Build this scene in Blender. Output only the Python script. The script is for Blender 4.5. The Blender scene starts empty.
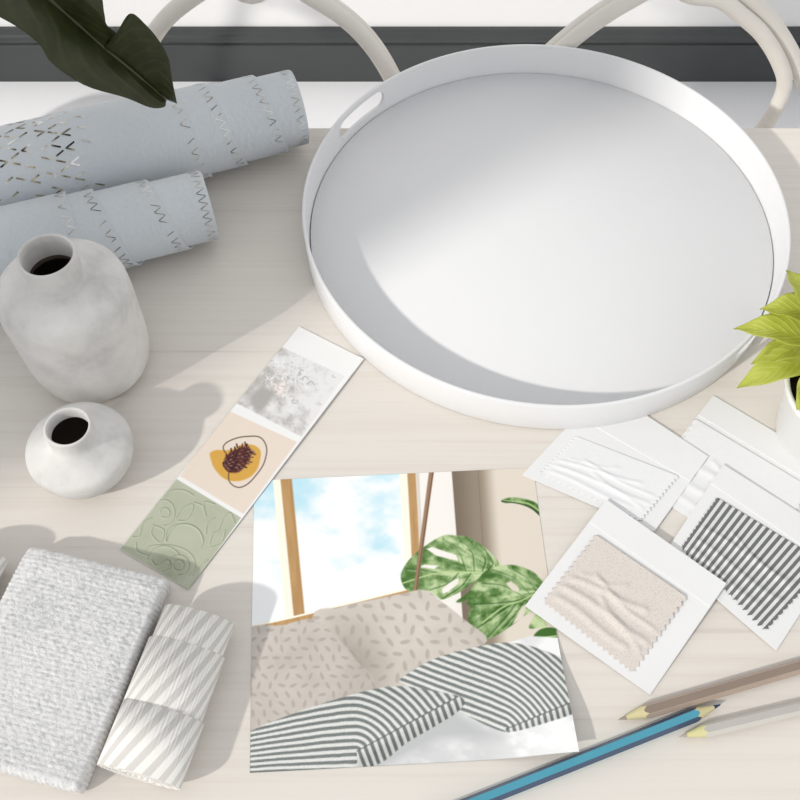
import bpy, bmesh, math, random
import numpy as np
from mathutils import Vector
R = math.radians
C = bpy.context.scene.collection
SC = bpy.context.scene
random.seed(4)
RNG = np.random.default_rng(7)

# ------------------------------------------------------------------ camera, world, sun, exposure
TZ = 0.75                       # table top height
CAMH = 0.79858                  # camera above the table top
PITCH, FPX = R(57.756), 990.0
cam = bpy.data.cameras.new('camera'); cam_o = bpy.data.objects.new('camera', cam); C.objects.link(cam_o)
cam.sensor_width = 36; cam.lens = FPX / 800 * 36; cam.clip_start = 0.02
cam_o.location = (0, 0, TZ + CAMH); cam_o.rotation_euler = (math.pi / 2 - PITCH, 0, 0)
SC.camera = cam_o
w = bpy.data.worlds.new('daylight'); SC.world = w; w.use_nodes = True
bg = w.node_tree.nodes['Background']
bg.inputs[0].default_value = (0.965, 0.98, 1.0, 1); bg.inputs[1].default_value = 0.76
SUN_AZ, SUN_EL = R(37.5), R(31.2)
sd = bpy.data.lights.new('sun', 'SUN'); sd.energy = 2.15; sd.angle = R(2.0); sd.color = (1.0, 0.965, 0.91)
so = bpy.data.objects.new('sun', sd); C.objects.link(so)
so.location = (-3, -3, 4)
so.rotation_euler = Vector((math.cos(SUN_AZ) * math.cos(SUN_EL), math.sin(SUN_AZ) * math.cos(SUN_EL), -math.sin(SUN_EL))).to_track_quat('-Z', 'Y').to_euler()
SC.view_settings.view_transform = 'Standard'; SC.view_settings.look = 'None'
SC.view_settings.exposure = 0.0; SC.view_settings.gamma = 1.0; SC.view_settings.use_curve_mapping = False

# ------------------------------------------------------------------ helpers
cT, sT = math.cos(PITCH), math.sin(PITCH)
def P(px, py, z=0.0):
    """photo direction -> point at height z above the table top"""
    x = (px - 400) / FPX; y = (400 - py) / FPX
    dy, dz = cT + y * sT, -sT + y * cT
    t = (z - CAMH) / dz
    return Vector((x * t, dy * t, z + TZ))
def PY(px, py, Y):
    """photo direction -> point in the upright plane y = Y"""
    x = (px - 400) / FPX; y = (400 - py) / FPX
    dy, dz = cT + y * sT, -sT + y * cT
    t = Y / dy
    return Vector((x * t, Y, CAMH + dz * t + TZ))
def lin(c):
    return tuple(((v / 255) / 12.92 if v / 255 <= 0.04045 else ((v / 255 + 0.055) / 1.055) ** 2.4) for v in c)
def sstep(a, b, x):
    t = np.clip((x - a) / (b - a), 0, 1); return t * t * (3 - 2 * t)

class NT:
    def __init__(s, name):
        s.m = bpy.data.materials.new(name); s.m.use_nodes = True
        s.t = s.m.node_tree; s.b = s.t.nodes['Principled BSDF']
    def n(s, typ, **kw):
        nd = s.t.nodes.new(typ)
        for k, v in kw.items():
            if k.startswith('i_'):
                key = k[2:]; nd.inputs[int(key) if key.isdigit() else key.replace('_', ' ')].default_value = v
            else: setattr(nd, k, v)
        return nd
    def l(s, a, b): s.t.links.new(a, b)
    def math(s, op, a, b=None, c=None):
        nd = s.n('ShaderNodeMath', operation=op)
        for i, v in enumerate((a, b, c)):
            if v is None: continue
            if isinstance(v, (int, float)): nd.inputs[i].default_value = v
            else: s.l(v, nd.inputs[i])
        return nd.outputs[0]
    def ramp(s, fac, stops):
        r = s.n('ShaderNodeValToRGB'); e = r.color_ramp.elements
        e[0].position, e[0].color = stops[0][0], (*stops[0][1], 1)
        e[1].position, e[1].color = stops[-1][0], (*stops[-1][1], 1)
        for p, c in stops[1:-1]:
            q = e.new(p); q.color = (*c, 1)
        s.l(fac, r.inputs[0]); return r.outputs[0]
    def coords(s, scale=(1, 1, 1), rot=(0, 0, 0), out='Object'):
        tc = s.n('ShaderNodeTexCoord'); mp = s.n('ShaderNodeMapping')
        mp.inputs['Scale'].default_value = scale; mp.inputs['Rotation'].default_value = rot
        s.l(tc.outputs[out], mp.inputs[0]); return mp.outputs[0]
    def noise(s, vec, scale, detail=4, rough=0.55):
        nd = s.n('ShaderNodeTexNoise'); nd.inputs['Scale'].default_value = scale
        nd.inputs['Detail'].default_value = detail; nd.inputs['Roughness'].default_value = rough
        s.l(vec, nd.inputs['Vector']); return nd.outputs['Fac']
    def bump(s, h, strength=0.3, dist=0.002):
        b = s.n('ShaderNodeBump'); b.inputs['Strength'].default_value = strength; b.inputs['Distance'].default_value = dist
        s.l(h, b.inputs['Height']); s.l(b.outputs[0], s.b.inputs['Normal'])
    def set(s, col=None, rough=0.6, spec=0.3, metal=0.0):
        if col is not None:
            if isinstance(col, tuple): s.b.inputs['Base Color'].default_value = (*col, 1)
            else: s.l(col, s.b.inputs['Base Color'])
        s.b.inputs['Roughness'].default_value = rough; s.b.inputs['Specular IOR Level'].default_value = spec
        s.b.inputs['Metallic'].default_value = metal
        return s.m

def plain(name, rgb, rough=0.6, spec=0.3, metal=0.0, var=0.04, vscale=30, bump=0.0):
    n = NT(name); v = n.coords()
    f = n.noise(v, vscale)
    c = np.array(lin(rgb))
    col = n.ramp(f, [(0.3, tuple(c * (1 - var))), (0.7, tuple(np.minimum(c * (1 + var), 1)))])
    if bump: n.bump(n.noise(v, vscale * 6), bump, 0.001)
    return n.set(col, rough, spec, metal)

def obj(name, verts, faces, mat, parent=None, smooth=True, mats=None, fidx=None, uv=None):
    me = bpy.data.meshes.new(name)
    me.from_pydata([tuple(v) for v in verts], [], [tuple(f) for f in faces])
    for m in (mats or [mat]): me.materials.append(m)
    if fidx is not None: me.polygons.foreach_set('material_index', np.array(fidx, dtype=np.int32))
    me.polygons.foreach_set('use_smooth', np.full(len(me.polygons), smooth, dtype=bool))
    if uv is not None:
        lay = me.uv_layers.new(name='UVMap'); uv = np.asarray(uv, dtype=np.float32)
        li = np.zeros(len(me.loops), dtype=np.int32); me.loops.foreach_get('vertex_index', li)
        lay.data.foreach_set('uv', uv[li].ravel())
    me.update()
    o = bpy.data.objects.new(name, me); C.objects.link(o)
    if parent is not None: set_parent(o, parent)
    return o
def set_parent(o, p):
    o.parent = p; o.matrix_parent_inverse = p_world(p).inverted()
def p_world(p):
    from mathutils import Matrix, Euler
    m = Matrix.LocRotScale(p.location, p.rotation_euler, p.scale)
    return (p_world(p.parent) @ p.matrix_parent_inverse @ m) if p.parent else m
def fix_normals(o):
    bm = bmesh.new(); bm.from_mesh(o.data); bmesh.ops.recalc_face_normals(bm, faces=bm.faces); bm.to_mesh(o.data); bm.free(); return o
def thing(name, label, cat, loc, group=None):
    o = bpy.data.objects.new(name, None); C.objects.link(o); o.location = loc; o.empty_display_size = 0.03
    o['label'] = label; o['category'] = cat
    if group: o['group'] = group
    return o
def tag(o, label, cat, group=None):
    o['label'] = label; o['category'] = cat
    if group: o['group'] = group
    return o
def struct(o): o['kind'] = 'structure'; return o
def grid_faces(n, m, off=0, wrap_n=False, wrap_m=False):
    f = []
    for i in range(n if wrap_n else n - 1):
        for j in range(m if wrap_m else m - 1):
            a = i * m + j; b = i * m + (j + 1) % m; c = ((i + 1) % n) * m + (j + 1) % m; d = ((i + 1) % n) * m + j
            f.append((a + off, b + off, c + off, d + off))
    return f
def box(name, lo, hi, mat, parent=None, bev=0.0):
    bm = bmesh.new(); bmesh.ops.create_cube(bm, size=1)
    for v in bm.verts: v.co = Vector([(lo[i] + hi[i]) / 2 + v.co[i] * (hi[i] - lo[i]) for i in range(3)])
    if bev: bmesh.ops.bevel(bm, geom=bm.edges[:], offset=bev, segments=3, affect='EDGES', profile=0.5)
    me = bpy.data.meshes.new(name); bm.to_mesh(me); bm.free(); me.materials.append(mat)
    o = bpy.data.objects.new(name, me); C.objects.link(o)
    if parent: set_parent(o, parent)
    return o
def lathe(name, prof, mat, loc, parent=None, seg=96, closed=False, wob=None):
    V = []; n = len(prof)
    for k in range(seg):
        a = 2 * math.pi * k / seg
        for (r, z) in prof:
            rr = r * (wob(a, z) if wob else 1)
            V.append((loc[0] + rr * math.cos(a), loc[1] + rr * math.sin(a), loc[2] + z))
    F = grid_faces(seg, n, 0, True, closed)
    return fix_normals(obj(name, V, F, mat, parent))
def tube(pts, rad, seg=14, closed=False, squash=1.0):
    """verts, faces of a tube swept along pts"""
    pts = [Vector(p) for p in pts]; n = len(pts); V = []
    prev = None
    for i in range(n):
        a = pts[(i - 1) % n] if (closed or i > 0) else pts[i]; b = pts[(i + 1) % n] if (closed or i < n - 1) else pts[i]
        t = (b - a).normalized()
        if prev is None:
            u = t.orthogonal().normalized()
        else:
            u = (prev - t * prev.dot(t)).normalized()
        prev = u; v = t.cross(u)
        rr = rad[i] if hasattr(rad, '__len__') else rad
        for k in range(seg):
            an = 2 * math.pi * k / seg
            V.append(pts[i] + (u * math.cos(an) + v * math.sin(an) * squash) * rr)
    F = grid_faces(n, seg, 0, closed, True)
    if not closed:
        F.append(tuple(range(seg - 1, -1, -1))); F.append(tuple(range((n - 1) * seg, n * seg)))
    return V, F
def spline(pts, n=60, closed=False):
    pts = [Vector(p) for p in pts]; m = len(pts); out = []
    segs = m if closed else m - 1
    for s in range(segs):
        p1, p2 = pts[s], pts[(s + 1) % m]
        p0 = pts[(s - 1) % m] if (closed or s > 0) else p1 * 2 - p2
        p3 = pts[(s + 2) % m] if (closed or s + 2 < m) else p2 * 2 - p1
        k = max(2, n // segs)
        for i in range(k):
            t = i / k
            out.append(0.5 * ((2 * p1) + (p2 - p0) * t + (2 * p0 - 5 * p1 + 4 * p2 - p3) * t * t + (3 * p1 - p0 - 3 * p2 + p3) * t ** 3))
    if not closed: out.append(pts[-1])
    return out

# ------------------------------------------------------------------ materials
def wood_mat():
    n = NT('whitewashed_oak')
    v = n.coords((1.0, 26, 26)); f1 = n.noise(v, 3.0, 6, 0.62)
    v2 = n.coords((0.5, 60, 60)); f2 = n.noise(v2, 5.0, 4, 0.6)
    v3 = n.coords((0.35, 2.2, 1)); f3 = n.noise(v3, 3.0, 3)
    s = n.math('ADD', n.math('MULTIPLY', f1, 0.55), n.math('MULTIPLY', f2, 0.3)); s = n.math('ADD', s, n.math('MULTIPLY', f3, 0.14))
    v4 = n.coords((0.25, 55, 55)); f4 = n.math('POWER', n.noise(v4, 3.2, 2, 0.5), 3.0)
    col = n.ramp(n.math('SUBTRACT', s, n.math('MULTIPLY', f4, 0.30)), [(0.24, lin((198, 189, 179))), (0.36, lin((219, 212, 204))), (0.46, lin((223, 217, 209))), (0.62, lin((226, 220, 213)))])
    n.bump(s, 0.08, 0.0015)
    return n.set(col, 0.5, 0.25)
M_wood = wood_mat()
M_tray = plain('white_lacquer', (228, 228, 229), 0.42, 0.35, var=0.004)
M_wall = plain('white_wall_paint', (243, 242, 241), 0.8, 0.15, var=0.01, vscale=3)
M_floor = plain('pale_floor', (240, 240, 242), 0.45, 0.3, var=0.012, vscale=1.5)
M_base = plain('charcoal_paint', (64, 66, 67), 0.38, 0.5, var=0.10, vscale=4)
M_card = plain('white_card', (231, 231, 231), 0.7, 0.15, var=0.006)
M_chair = plain('cream_bentwood', (224, 219, 211), 0.5, 0.3, var=0.04, vscale=14, bump=0.05)

def plaster():
    n = NT('chalky_plaster'); v = n.coords()
    f = n.noise(v, 22, 6, 0.65); g = n.noise(v, 9, 3)
    s = n.math('ADD', n.math('MULTIPLY', f, 0.6), n.math('MULTIPLY', g, 0.4))
    col = n.ramp(s, [(0.36, lin((194, 192, 189))), (0.48, lin((214, 212, 209))), (0.62, lin((226, 224, 221)))])
    n.bump(n.math('ADD', f, n.math('MULTIPLY', n.noise(v, 120), 0.3)), 0.25, 0.002)
    return n.set(col, 0.85, 0.15)
M_plaster = plaster()
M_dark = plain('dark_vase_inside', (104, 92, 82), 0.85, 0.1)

# ------------------------------------------------------------------ setting
def wall_box(name, lo, hi, m): return struct(box(name, lo, hi, m))
wall_box('floor', (-2.0, -3.2, -0.06), (2.6, 1.92, 0.0), M_floor)
wall_box('wall_back', (-2.0, 1.866, 0.0), (2.6, 1.966, 2.9), M_wall)
# moulded skirting board: a profile swept along the back wall
prof = [(0, 0), (-0.016, 0), (-0.016, 0.104), (-0.0145, 0.107), (-0.0105, 0.109), (-0.0105, 0.112), (-0.0145, 0.115), (-0.0155, 0.121), (-0.0135, 0.129), (-0.0105, 0.134), (-0.0095, 0.142), (-0.008, 0.147), (-0.004, 0.149), (0, 0.149)]
V = [(x, 1.8659 + a, b * 0.928) for x in (-1.9, 2.6) for (a, b) in prof]
k = len(prof)
F = [(i, (i + 1) % k, k + (i + 1) % k, k + i) for i in range(k)] + [tuple(range(k))[::-1], tuple(range(k, 2 * k))]
struct(fix_normals(obj('baseboard_back', V, F, M_base, smooth=False)))
# unseen left wall: sun window, pier, and second opening added to light the back
X0, X1 = -2.0, -1.9
JAMB, JAMB2 = -0.765, -0.16
def wall_blocks(name, blocks, m):
    bm = bmesh.new()
    for lo, hi in blocks:
        r = bmesh.ops.create_cube(bm, size=1)
        for v in r['verts']: v.co = Vector([(lo[i] + hi[i]) / 2 + v.co[i] * (hi[i] - lo[i]) for i in range(3)])
    me = bpy.data.meshes.new(name); bm.to_mesh(me); bm.free(); me.materials.append(m)
    o = bpy.data.objects.new(name, me); C.objects.link(o); return struct(o)
wall_blocks('wall_left', [((X0, JAMB, 0), (X1, JAMB2, 2.9)), ((X0, -3.2, 0), (X1, -2.5, 2.9)), ((X0, 1.75, 0), (X1, 1.866, 2.9)),
    ((X0, -2.5, 0), (X1, JAMB, 0.75)), ((X0, -2.5, 2.7), (X1, JAMB, 2.9)), ((X0, JAMB2, 0), (X1, 1.75, 0.3)), ((X0, JAMB2, 2.7), (X1, 1.75, 2.9))], M_wall)
wall_blocks('trim_1', [((-2.01, -2.5, 0.73), (-1.87, JAMB, 0.75)), ((-2.01, JAMB2, 0.28), (-1.87, 1.75, 0.30))], M_wall)

# ------------------------------------------------------------------ table
tb = thing('dining_table', 'whitewashed pale wooden table with horizontal grain under everything', 'table', (0.05, 0.3, 0))
box('tabletop', (-0.95, -0.12, TZ - 0.035), (1.05, 0.8764, TZ), M_wood, tb, 0.003)
for x in (-0.85, 0.95):
    for y in (-0.04, 0.79):
        box('leg', (x - 0.035, y - 0.035, 0), (x + 0.035, y + 0.035, TZ - 0.035), M_wood, tb, 0.004)

# ------------------------------------------------------------------ chairs
def chair(cx, label, wf, near=(0.9, 0.0), opx=None):
    Yc = 0.985
    t = thing('bentwood_chair', label, 'chair', (cx, 1.0, 0), 'bentwood chairs behind the table')
    ox = PY(690, -9, Yc).x
    def half(pts):            # right half in the plane of the back, mirrored about the chair's axis
        q = [PY(a, b, Yc) for a, b in pts]
        q = [((p.x - ox) * wf, p.z) for p in q]
        q[0] = (0.0, q[0][1])
        return q
    inner = half([(690, -9), (718, -5), (739, 10), (761, 30), (778, 58), (783, 82), (770, 112), (750, 138), (726, 162)])
    outer = half(opx or [(690, -18), (722, -13), (748, 3), (771, 26), (790, 54), (807, 90), (822, 130)])
    ref = outer[1:] + [(outer[-1][0] - 0.01, outer[-1][1] - 0.04), (outer[-1][0] - 0.03, outer[-1][1] - 0.09)]
    def toward(nr): return [(a[0] + (b[0] - 0.001 - a[0]) * nr, a[1] + (b[1] + 0.010 - a[1]) * nr) for a, b in zip(inner[1:], ref)]
    ipts = [(-u, z) for u, z in reversed(toward(near[0]))] + [inner[0]] + toward(near[1])
    opts = [(-u, z) for u, z in reversed(outer)] + outer[1:]
    zs = 0.455
    inp = spline([(cx + u, Yc - 0.008, z) for u, z in ipts], 90)
    last = ipts[-1]
    V_, F_ = tube(inp, 0.0095); obj('back_loop', V_, F_, M_chair, t)
    uo = opts[-1][0]
    path = [(cx - uo - 0.004, 0.985 + 0.05, 0.0), (cx - uo - 0.004, Yc + 0.01, zs)] + [(cx + u, Yc + 0.010, z) for u, z in opts] + [(cx + uo + 0.004, Yc + 0.01, zs), (cx + uo + 0.004, 0.985 + 0.05, 0.0)]
    V_, F_ = tube(spline(path, 130), 0.0105); obj('back_frame', V_, F_, M_chair, t)
    lathe('seat', [(0.001, 0.0), (0.17, 0.0), (0.182, 0.008), (0.182, 0.022), (0.172, 0.03), (0.001, 0.026)], M_chair, (cx, 0.80, zs - 0.03), t, 48)
    V_, F_ = tube(spline([(cx + 0.155 * math.cos(a), 0.8 + 0.155 * math.sin(a), zs - 0.22) for a in np.linspace(0, 2 * math.pi, 17)[:-1]], 48, True), 0.008, 10, True)
    obj('leg_ring', V_, F_, M_chair, t)
    for sgn in (-1, 1):
        V_, F_ = tube([(cx + sgn * 0.125, 0.70, zs - 0.02), (cx + sgn * 0.15, 0.68, 0.2), (cx + sgn * 0.165, 0.66, 0.0)], [0.014, 0.012, 0.010]); obj('leg', V_, F_, M_chair, t)
        V_, F_ = tube(spline([((cx + ipts[0][0], Yc - 0.008, ipts[0][1]) if sgn < 0 else (cx + ipts[-1][0], Yc - 0.008, ipts[-1][1])), (cx + sgn * 0.045, Yc - 0.03, 0.56), (cx + sgn * 0.05, 0.955, zs - 0.012)], 20), 0.0095)
        obj('back_spindle', V_, F_, M_chair, t)
    return t
xr = PY(690, -9, 0.985).x; xl = PY(252, -9, 0.985).x
chair(xl, 'cream bentwood chair back directly behind the grey blue wallpaper rolls', 1.03, (1.0, 1.0), [(690, -18), (722, -13), (748, 3), (771, 26), (784, 54), (789, 90), (788, 130)])
chair(xr, 'cream bentwood chair back behind the right half of the white tray', 1.0)

# ------------------------------------------------------------------ tray
TC = Vector((0.1487, 0.7185, TZ))
tr = thing('serving_tray', 'large round white tray with cut-out handles at the table back', 'tray', TC)
prof = [(0.2440, 0.0018), (0.2455, 0.0006), (0.2475, 0.0008), (0.2485, 0.0025), (0.2500, 0.0415), (0.2494, 0.0427), (0.2482, 0.0430), (0.2470, 0.0428), (0.2464, 0.0417), (0.2449, 0.004)]
rim = lathe('rim', prof, M_tray, TC, None, 220, True)
def slot_cutter(ang):
    # stadium prism pointing outward through the rim
    hw, hh, zc = 0.040, 0.0110, 0.0255
    rad = Vector((math.cos(ang), math.sin(ang), 0)); tan = Vector((-math.sin(ang), math.cos(ang), 0))
    loop = []
    for k in range(13):
        a = -math.pi / 2 + math.pi * k / 12; loop.append((hw - hh + hh * math.cos(a), hh * math.sin(a)))
    for k in range(13):
        a = math.pi / 2 + math.pi * k / 12; loop.append((-(hw - hh) + hh * math.cos(a), hh * math.sin(a)))
    Vs = []
    for rr in (0.225, 0.27):
        for u, z in loop: Vs.append(TC + rad * rr + tan * u + Vector((0, 0, zc + z)))
    n = len(loop)
    Fs = [(i, (i + 1) % n, n + (i + 1) % n, n + i) for i in range(n)] + [tuple(range(n))[::-1], tuple(range(n, 2 * n))]
    return fix_normals(obj('slot_cutter', Vs, Fs, M_tray, smooth=False))
pc = P(362, 115, 0.0255); HANG = math.atan2(pc.y - TC.y, pc.x - TC.x)
cutters = [slot_cutter(HANG), slot_cutter(HANG + math.pi)]
for c in cutters:
    md = rim.modifiers.new('slot', 'BOOLEAN'); md.operation = 'DIFFERENCE'; md.object = c; md.solver = 'EXACT'
bpy.context.view_layer.update()
dg = bpy.context.evaluated_depsgraph_get()
nm = bpy.data.meshes.new_from_object(rim.evaluated_get(dg)); rim.modifiers.clear(); old = rim.data; rim.data = nm; nm.name = 'rim'
bpy.data.meshes.remove(old)
for c in cutters: m_ = c.data; bpy.data.objects.remove(c); bpy.data.meshes.remove(m_)
bm = bmesh.new(); bm.from_mesh(rim.data)
for f in bm.faces: f.smooth = True
for e in bm.edges:
    if len(e.link_faces) == 2 and e.calc_face_angle(0) > R(50): e.smooth = False
bm.to_mesh(rim.data); bm.free()
set_parent(rim, tr)
lathe('base', [(0.0005, 0.0020), (0.2436, 0.0020), (0.2436, 0.0055), (0.2432, 0.0060), (0.0005, 0.0060)], M_tray, TC, tr, 160)
lathe('foot_ring', [(0.196, 0.0020), (0.196, 0.0), (0.2, 0.0), (0.2, 0.0020)], M_tray, TC, tr, 96, True)

# ------------------------------------------------------------------ vases
def vase(loc, outer, neck_in, inner, label, seed):
    t = thing('plaster_vase', label, 'vase', loc, 'chalky plaster vases')
    rs = random.Random(seed); ph = [rs.uniform(0, 6.28) for _ in range(4)]
    wob = lambda a, z: 1 + 0.006 * math.sin(2 * a + ph[0]) + 0.006 * math.sin(3 * a + ph[1] + z * 60) + 0.003 * math.sin(5 * a + ph[2] + z * 110)
    def dense(pr, k=6):
        q = spline([(r, z, 0) for r, z in pr], k * (len(pr) - 1)); return [(max(v.x, 0.0004), v.y) for v in q]
    lathe('body', dense(outer) + [(r, z) for r, z in neck_in], M_plaster, loc, t, 96, False, wob)
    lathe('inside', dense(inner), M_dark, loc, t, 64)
    return t
vb = P(97, 366, 0)
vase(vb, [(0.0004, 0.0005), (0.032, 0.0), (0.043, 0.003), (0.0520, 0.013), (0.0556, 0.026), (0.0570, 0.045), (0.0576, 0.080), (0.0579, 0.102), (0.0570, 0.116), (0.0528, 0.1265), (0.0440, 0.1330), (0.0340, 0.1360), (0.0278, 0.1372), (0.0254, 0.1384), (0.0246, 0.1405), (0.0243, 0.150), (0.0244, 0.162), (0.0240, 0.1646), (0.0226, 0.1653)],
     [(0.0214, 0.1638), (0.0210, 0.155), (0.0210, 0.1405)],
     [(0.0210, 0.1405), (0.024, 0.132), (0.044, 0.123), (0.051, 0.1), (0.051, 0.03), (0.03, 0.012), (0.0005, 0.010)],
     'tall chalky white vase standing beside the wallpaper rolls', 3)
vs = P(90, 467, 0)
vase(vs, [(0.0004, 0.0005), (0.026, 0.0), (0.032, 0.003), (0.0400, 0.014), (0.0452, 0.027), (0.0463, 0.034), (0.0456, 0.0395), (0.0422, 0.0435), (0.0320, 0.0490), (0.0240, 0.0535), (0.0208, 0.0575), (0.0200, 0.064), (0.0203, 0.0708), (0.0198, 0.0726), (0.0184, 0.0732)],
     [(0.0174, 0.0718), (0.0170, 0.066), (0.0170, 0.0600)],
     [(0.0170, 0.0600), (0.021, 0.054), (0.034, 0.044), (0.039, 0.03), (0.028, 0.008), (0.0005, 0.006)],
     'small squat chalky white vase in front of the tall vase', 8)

# ------------------------------------------------------------------ rolls
def paper_mat():
    n = NT('grey_blue_wallpaper'); v = n.coords()
    f = n.noise(v, 160, 3); v2 = n.coords((1, 1, 0.25)); g = n.noise(v2, 230, 3)
    col = n.ramp(n.noise(v, 8), [(0.3, lin((205, 211, 216))), (0.7, lin((213, 218, 222)))])
    n.bump(n.math('ADD', f, g), 0.5, 0.0012)
    return n.set(col, 0.62, 0.3)
M_paper = paper_mat()
def foil_mat():
    n = NT('foil_painted_reflections'); f = n.noise(n.coords(), 55, 2)  # dark and bright reflections of the foil painted into its colour by noise
    return n.set(n.ramp(f, [(0.38, lin((58, 56, 54))), (0.47, lin((150, 140, 118))), (0.52, lin((196, 186, 160))), (0.62, lin((246, 244, 240)))]), 0.3, 0.5, 0.6)
M_foil = foil_mat()

def roll(name, label, cat, A, B, r0, dr, xs, mat, group, thick=0.0015, foil=None, x0=0.0, zig=None, stepped=False, seg=72, phi_off=0.0, turns_extra=1.0, zsq=1.0, qoff=0.0, foil_mat=None):
    """A,B: axis ends (xy) at table level. Sheet edge climbs along the axis as it winds inward (telescoped roll)."""
    A = Vector((A[0], A[1], TZ + r0 * zsq)); B = Vector((B[0], B[1], TZ + r0 * zsq))
    L = (B - A).length; ax = (B - A).normalized(); up = Vector((0, 0, 1))
    nf = ax.cross(up).normalized()
    if nf.y > 0: nf = -nf                      # toward the camera side
    nturn = len(xs) - 1 + turns_extra + qoff
    def rr(p): return r0 - dr * p / (2 * math.pi)
    def xe(p):
        q = p / (2 * math.pi) - qoff
        if stepped: q = math.floor(q) + min(1.0, max(0.0, (q % 1 - 0.5) / 0.4)) + 0.0
        b = float(np.interp(q, list(range(-1, len(xs))), [2 * xs[0] - xs[1]] + list(xs)))
        if zig: b += zig * (abs(((p * r0 / 0.0035) % 1) - 0.5) * 2 - 0.5)
        return b
    def S(x, p, d=0.0):
        a = p + phi_off
        return A + ax * x + (up * (math.cos(a) * zsq) + nf * math.sin(a)) * (rr(p) + d)
    # the outermost turn sits on the table: lift compensation not needed, its lowest point has radius ~ r0
    N = int(nturn * seg)
    V_, F_, U_ = [], [], []
    M = 4
    for i in range(N + 1):
        p = 2 * math.pi * i / seg
        e = xe(p)
        for (x, d) in ((x0, 0), (e, 0), (e, -thick), (x0, -thick)):
            V_.append(S(x, p, d)); U_.append((x, p * r0))
    F_ = grid_faces(N + 1, M, 0, False, True) + [(3, 2, 1, 0), (N * M, N * M + 1, N * M + 2, N * M + 3)]
    fi = [0] * len(F_)
    if foil:
        segs = foil(xe, rr, nturn)
        for (xa, pa, xb, pb, wd) in segs:
            n_ = max(1, int(abs(pb - pa) * r0 / 0.004)); b0 = len(V_)
            dx, ds = xb - xa, (pb - pa) * r0; ln = math.hypot(dx, ds) or 1e-6
            px_, ps_ = -ds / ln * wd / 2, dx / ln * wd / 2 / r0
            for k in range(n_ + 1):
                t_ = k / n_; x_ = xa + dx * t_; p_ = pa + (pb - pa) * t_
                V_.append(S(x_ + px_, p_ + ps_, 0.00025)); V_.append(S(x_ - px_, p_ - ps_, 0.00025)); U_ += [(0, 0), (0, 0)]
            for k in range(n_):
                F_.append((b0 + 2 * k, b0 + 2 * k + 1, b0 + 2 * k + 3, b0 + 2 * k + 2)); fi.append(1)
    o = obj(name, V_, F_, None, None, True, [mat, foil_mat or M_foil], fi, U_)
    return tag(o, label, cat, group)

def on_axis(A, B, px, py, z):
    p = P(px, py, z); a = Vector((A[0], A[1], 0)); b = Vector((B[0], B[1], 0)); d = (b - a).normalized()
    return (Vector((p.x, p.y, 0)) - a).dot(d)

def foil_edges(width0=0.003, amp=0.008, per=0.0105, dashes=False, r0=0.047, xlen=0.3):
    def f(xe, rr, nturn):
        out = []; rs = random.Random(5)
        st = per / r0
        p = 0.3
        while p < nturn * 2 * math.pi - 0.2:
            for (a, b, xa, xb) in ((p, p + st * 0.42, width0, width0 + amp), (p + st * 0.5, p + st * 0.92, width0 + amp, width0)):
                if rs.random() < 0.78:
                    out.append((xe(a) - xa, a, xe(b) - xb, b, 0.00075))
            p += st
        if dashes:
            dl = 0.010; 
            for ci, cxx in enumerate(np.arange(xlen - 0.30, xlen, 0.042)):
                for row in range(-5, 9):
                    for sgn in (-1, 1):
                        for j in range(3):
                            x_ = cxx + sgn * (0.0035 + j * 0.0125)
                            s_ = row * 0.016 + j * 0.0062 + (0.008 if ci % 2 else 0)
                            if x_ > xlen or rs.random() < 0.34: continue
                            p_ = s_ / r0 + R(150)
                            if p_ < 0.8: continue
                            p_ += 2 * math.pi if p_ < 0 else 0
                            out.append((x_, p_, x_ + sgn * 0.0085, p_ + 0.0042 / r0, 0.0018))
        return out
    return f
r1 = 0.0515
a1, b1 = P(0, 179, r1), P(302, 107, r1)
d1 = (b1 - a1).normalized(); a1 = a1 - d1 * 0.25
xs1 = [on_axis(a1, b1, *q, 2 * r1) for q in ((176, 91), (207, 84), (258, 77), (295, 71))]
roll('wallpaper_roll', 'long grey blue wallpaper roll with foil dashes, nearest the back of the table', 'wallpaper roll', a1, b1, r1, 0.0032, xs1, M_paper, 'grey blue wallpaper rolls',
     phi_off=R(-150), qoff=0.36, foil=foil_edges(dashes=True, r0=r1, xlen=on_axis(a1, b1, 86, 150, 2 * r1)))
r2 = 0.047
a2, b2 = P(0, 256, r2), P(207, 206, r2)
d2 = (b2 - a2).normalized(); a2 = a2 - d2 * 0.2
xs2 = [on_axis(a2, b2, *q, 2 * r2) for q in ((65, 191), (91, 183), (146, 171), (199, 162))]
roll('wallpaper_roll', 'grey blue wallpaper roll lying behind the tall white vase', 'wallpaper roll', a2, b2, r2, 0.0032, xs2, M_paper, 'grey blue wallpaper rolls',
     phi_off=R(-150), qoff=0.36, foil=foil_edges(r0=r2))

def stripe_fab(name, dirv, period, c1, c2, duty=0.5, weave=True, soft=0.06):
    n = NT(name); tc = n.n('ShaderNodeUVMap'); sp = n.n('ShaderNodeSeparateXYZ'); n.l(tc.outputs[0], sp.inputs[0])
    q = n.math('ADD', n.math('MULTIPLY', sp.outputs[0], dirv[0] / period), n.math('MULTIPLY', sp.outputs[1], dirv[1] / period))
    nz = n.noise(tc.outputs[0], 900, 2)
    q = n.math('ADD', q, n.math('MULTIPLY', n.math('SUBTRACT', nz, 0.5), 0.12 if weave else 0.0))
    fr = n.math('ABSOLUTE', n.math('SUBTRACT', n.math('FRACT', q), 0.5))
    col = n.ramp(n.math('MULTIPLY', fr, 2), [(duty - soft, lin(c1)), (duty + soft, lin(c2))])
    n.bump(nz, 0.35, 0.0006)
    return n.set(col, 0.85, 0.1)
M_diag = stripe_fab('diagonal_stripe_fabric', (-0.44, 0.90), 0.0122, (213, 210, 205), (240, 238, 234), 0.48)
r3 = 0.0350
a3, b3 = P(138, 777, 0.018), P(202, 612, 0.018)
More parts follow.
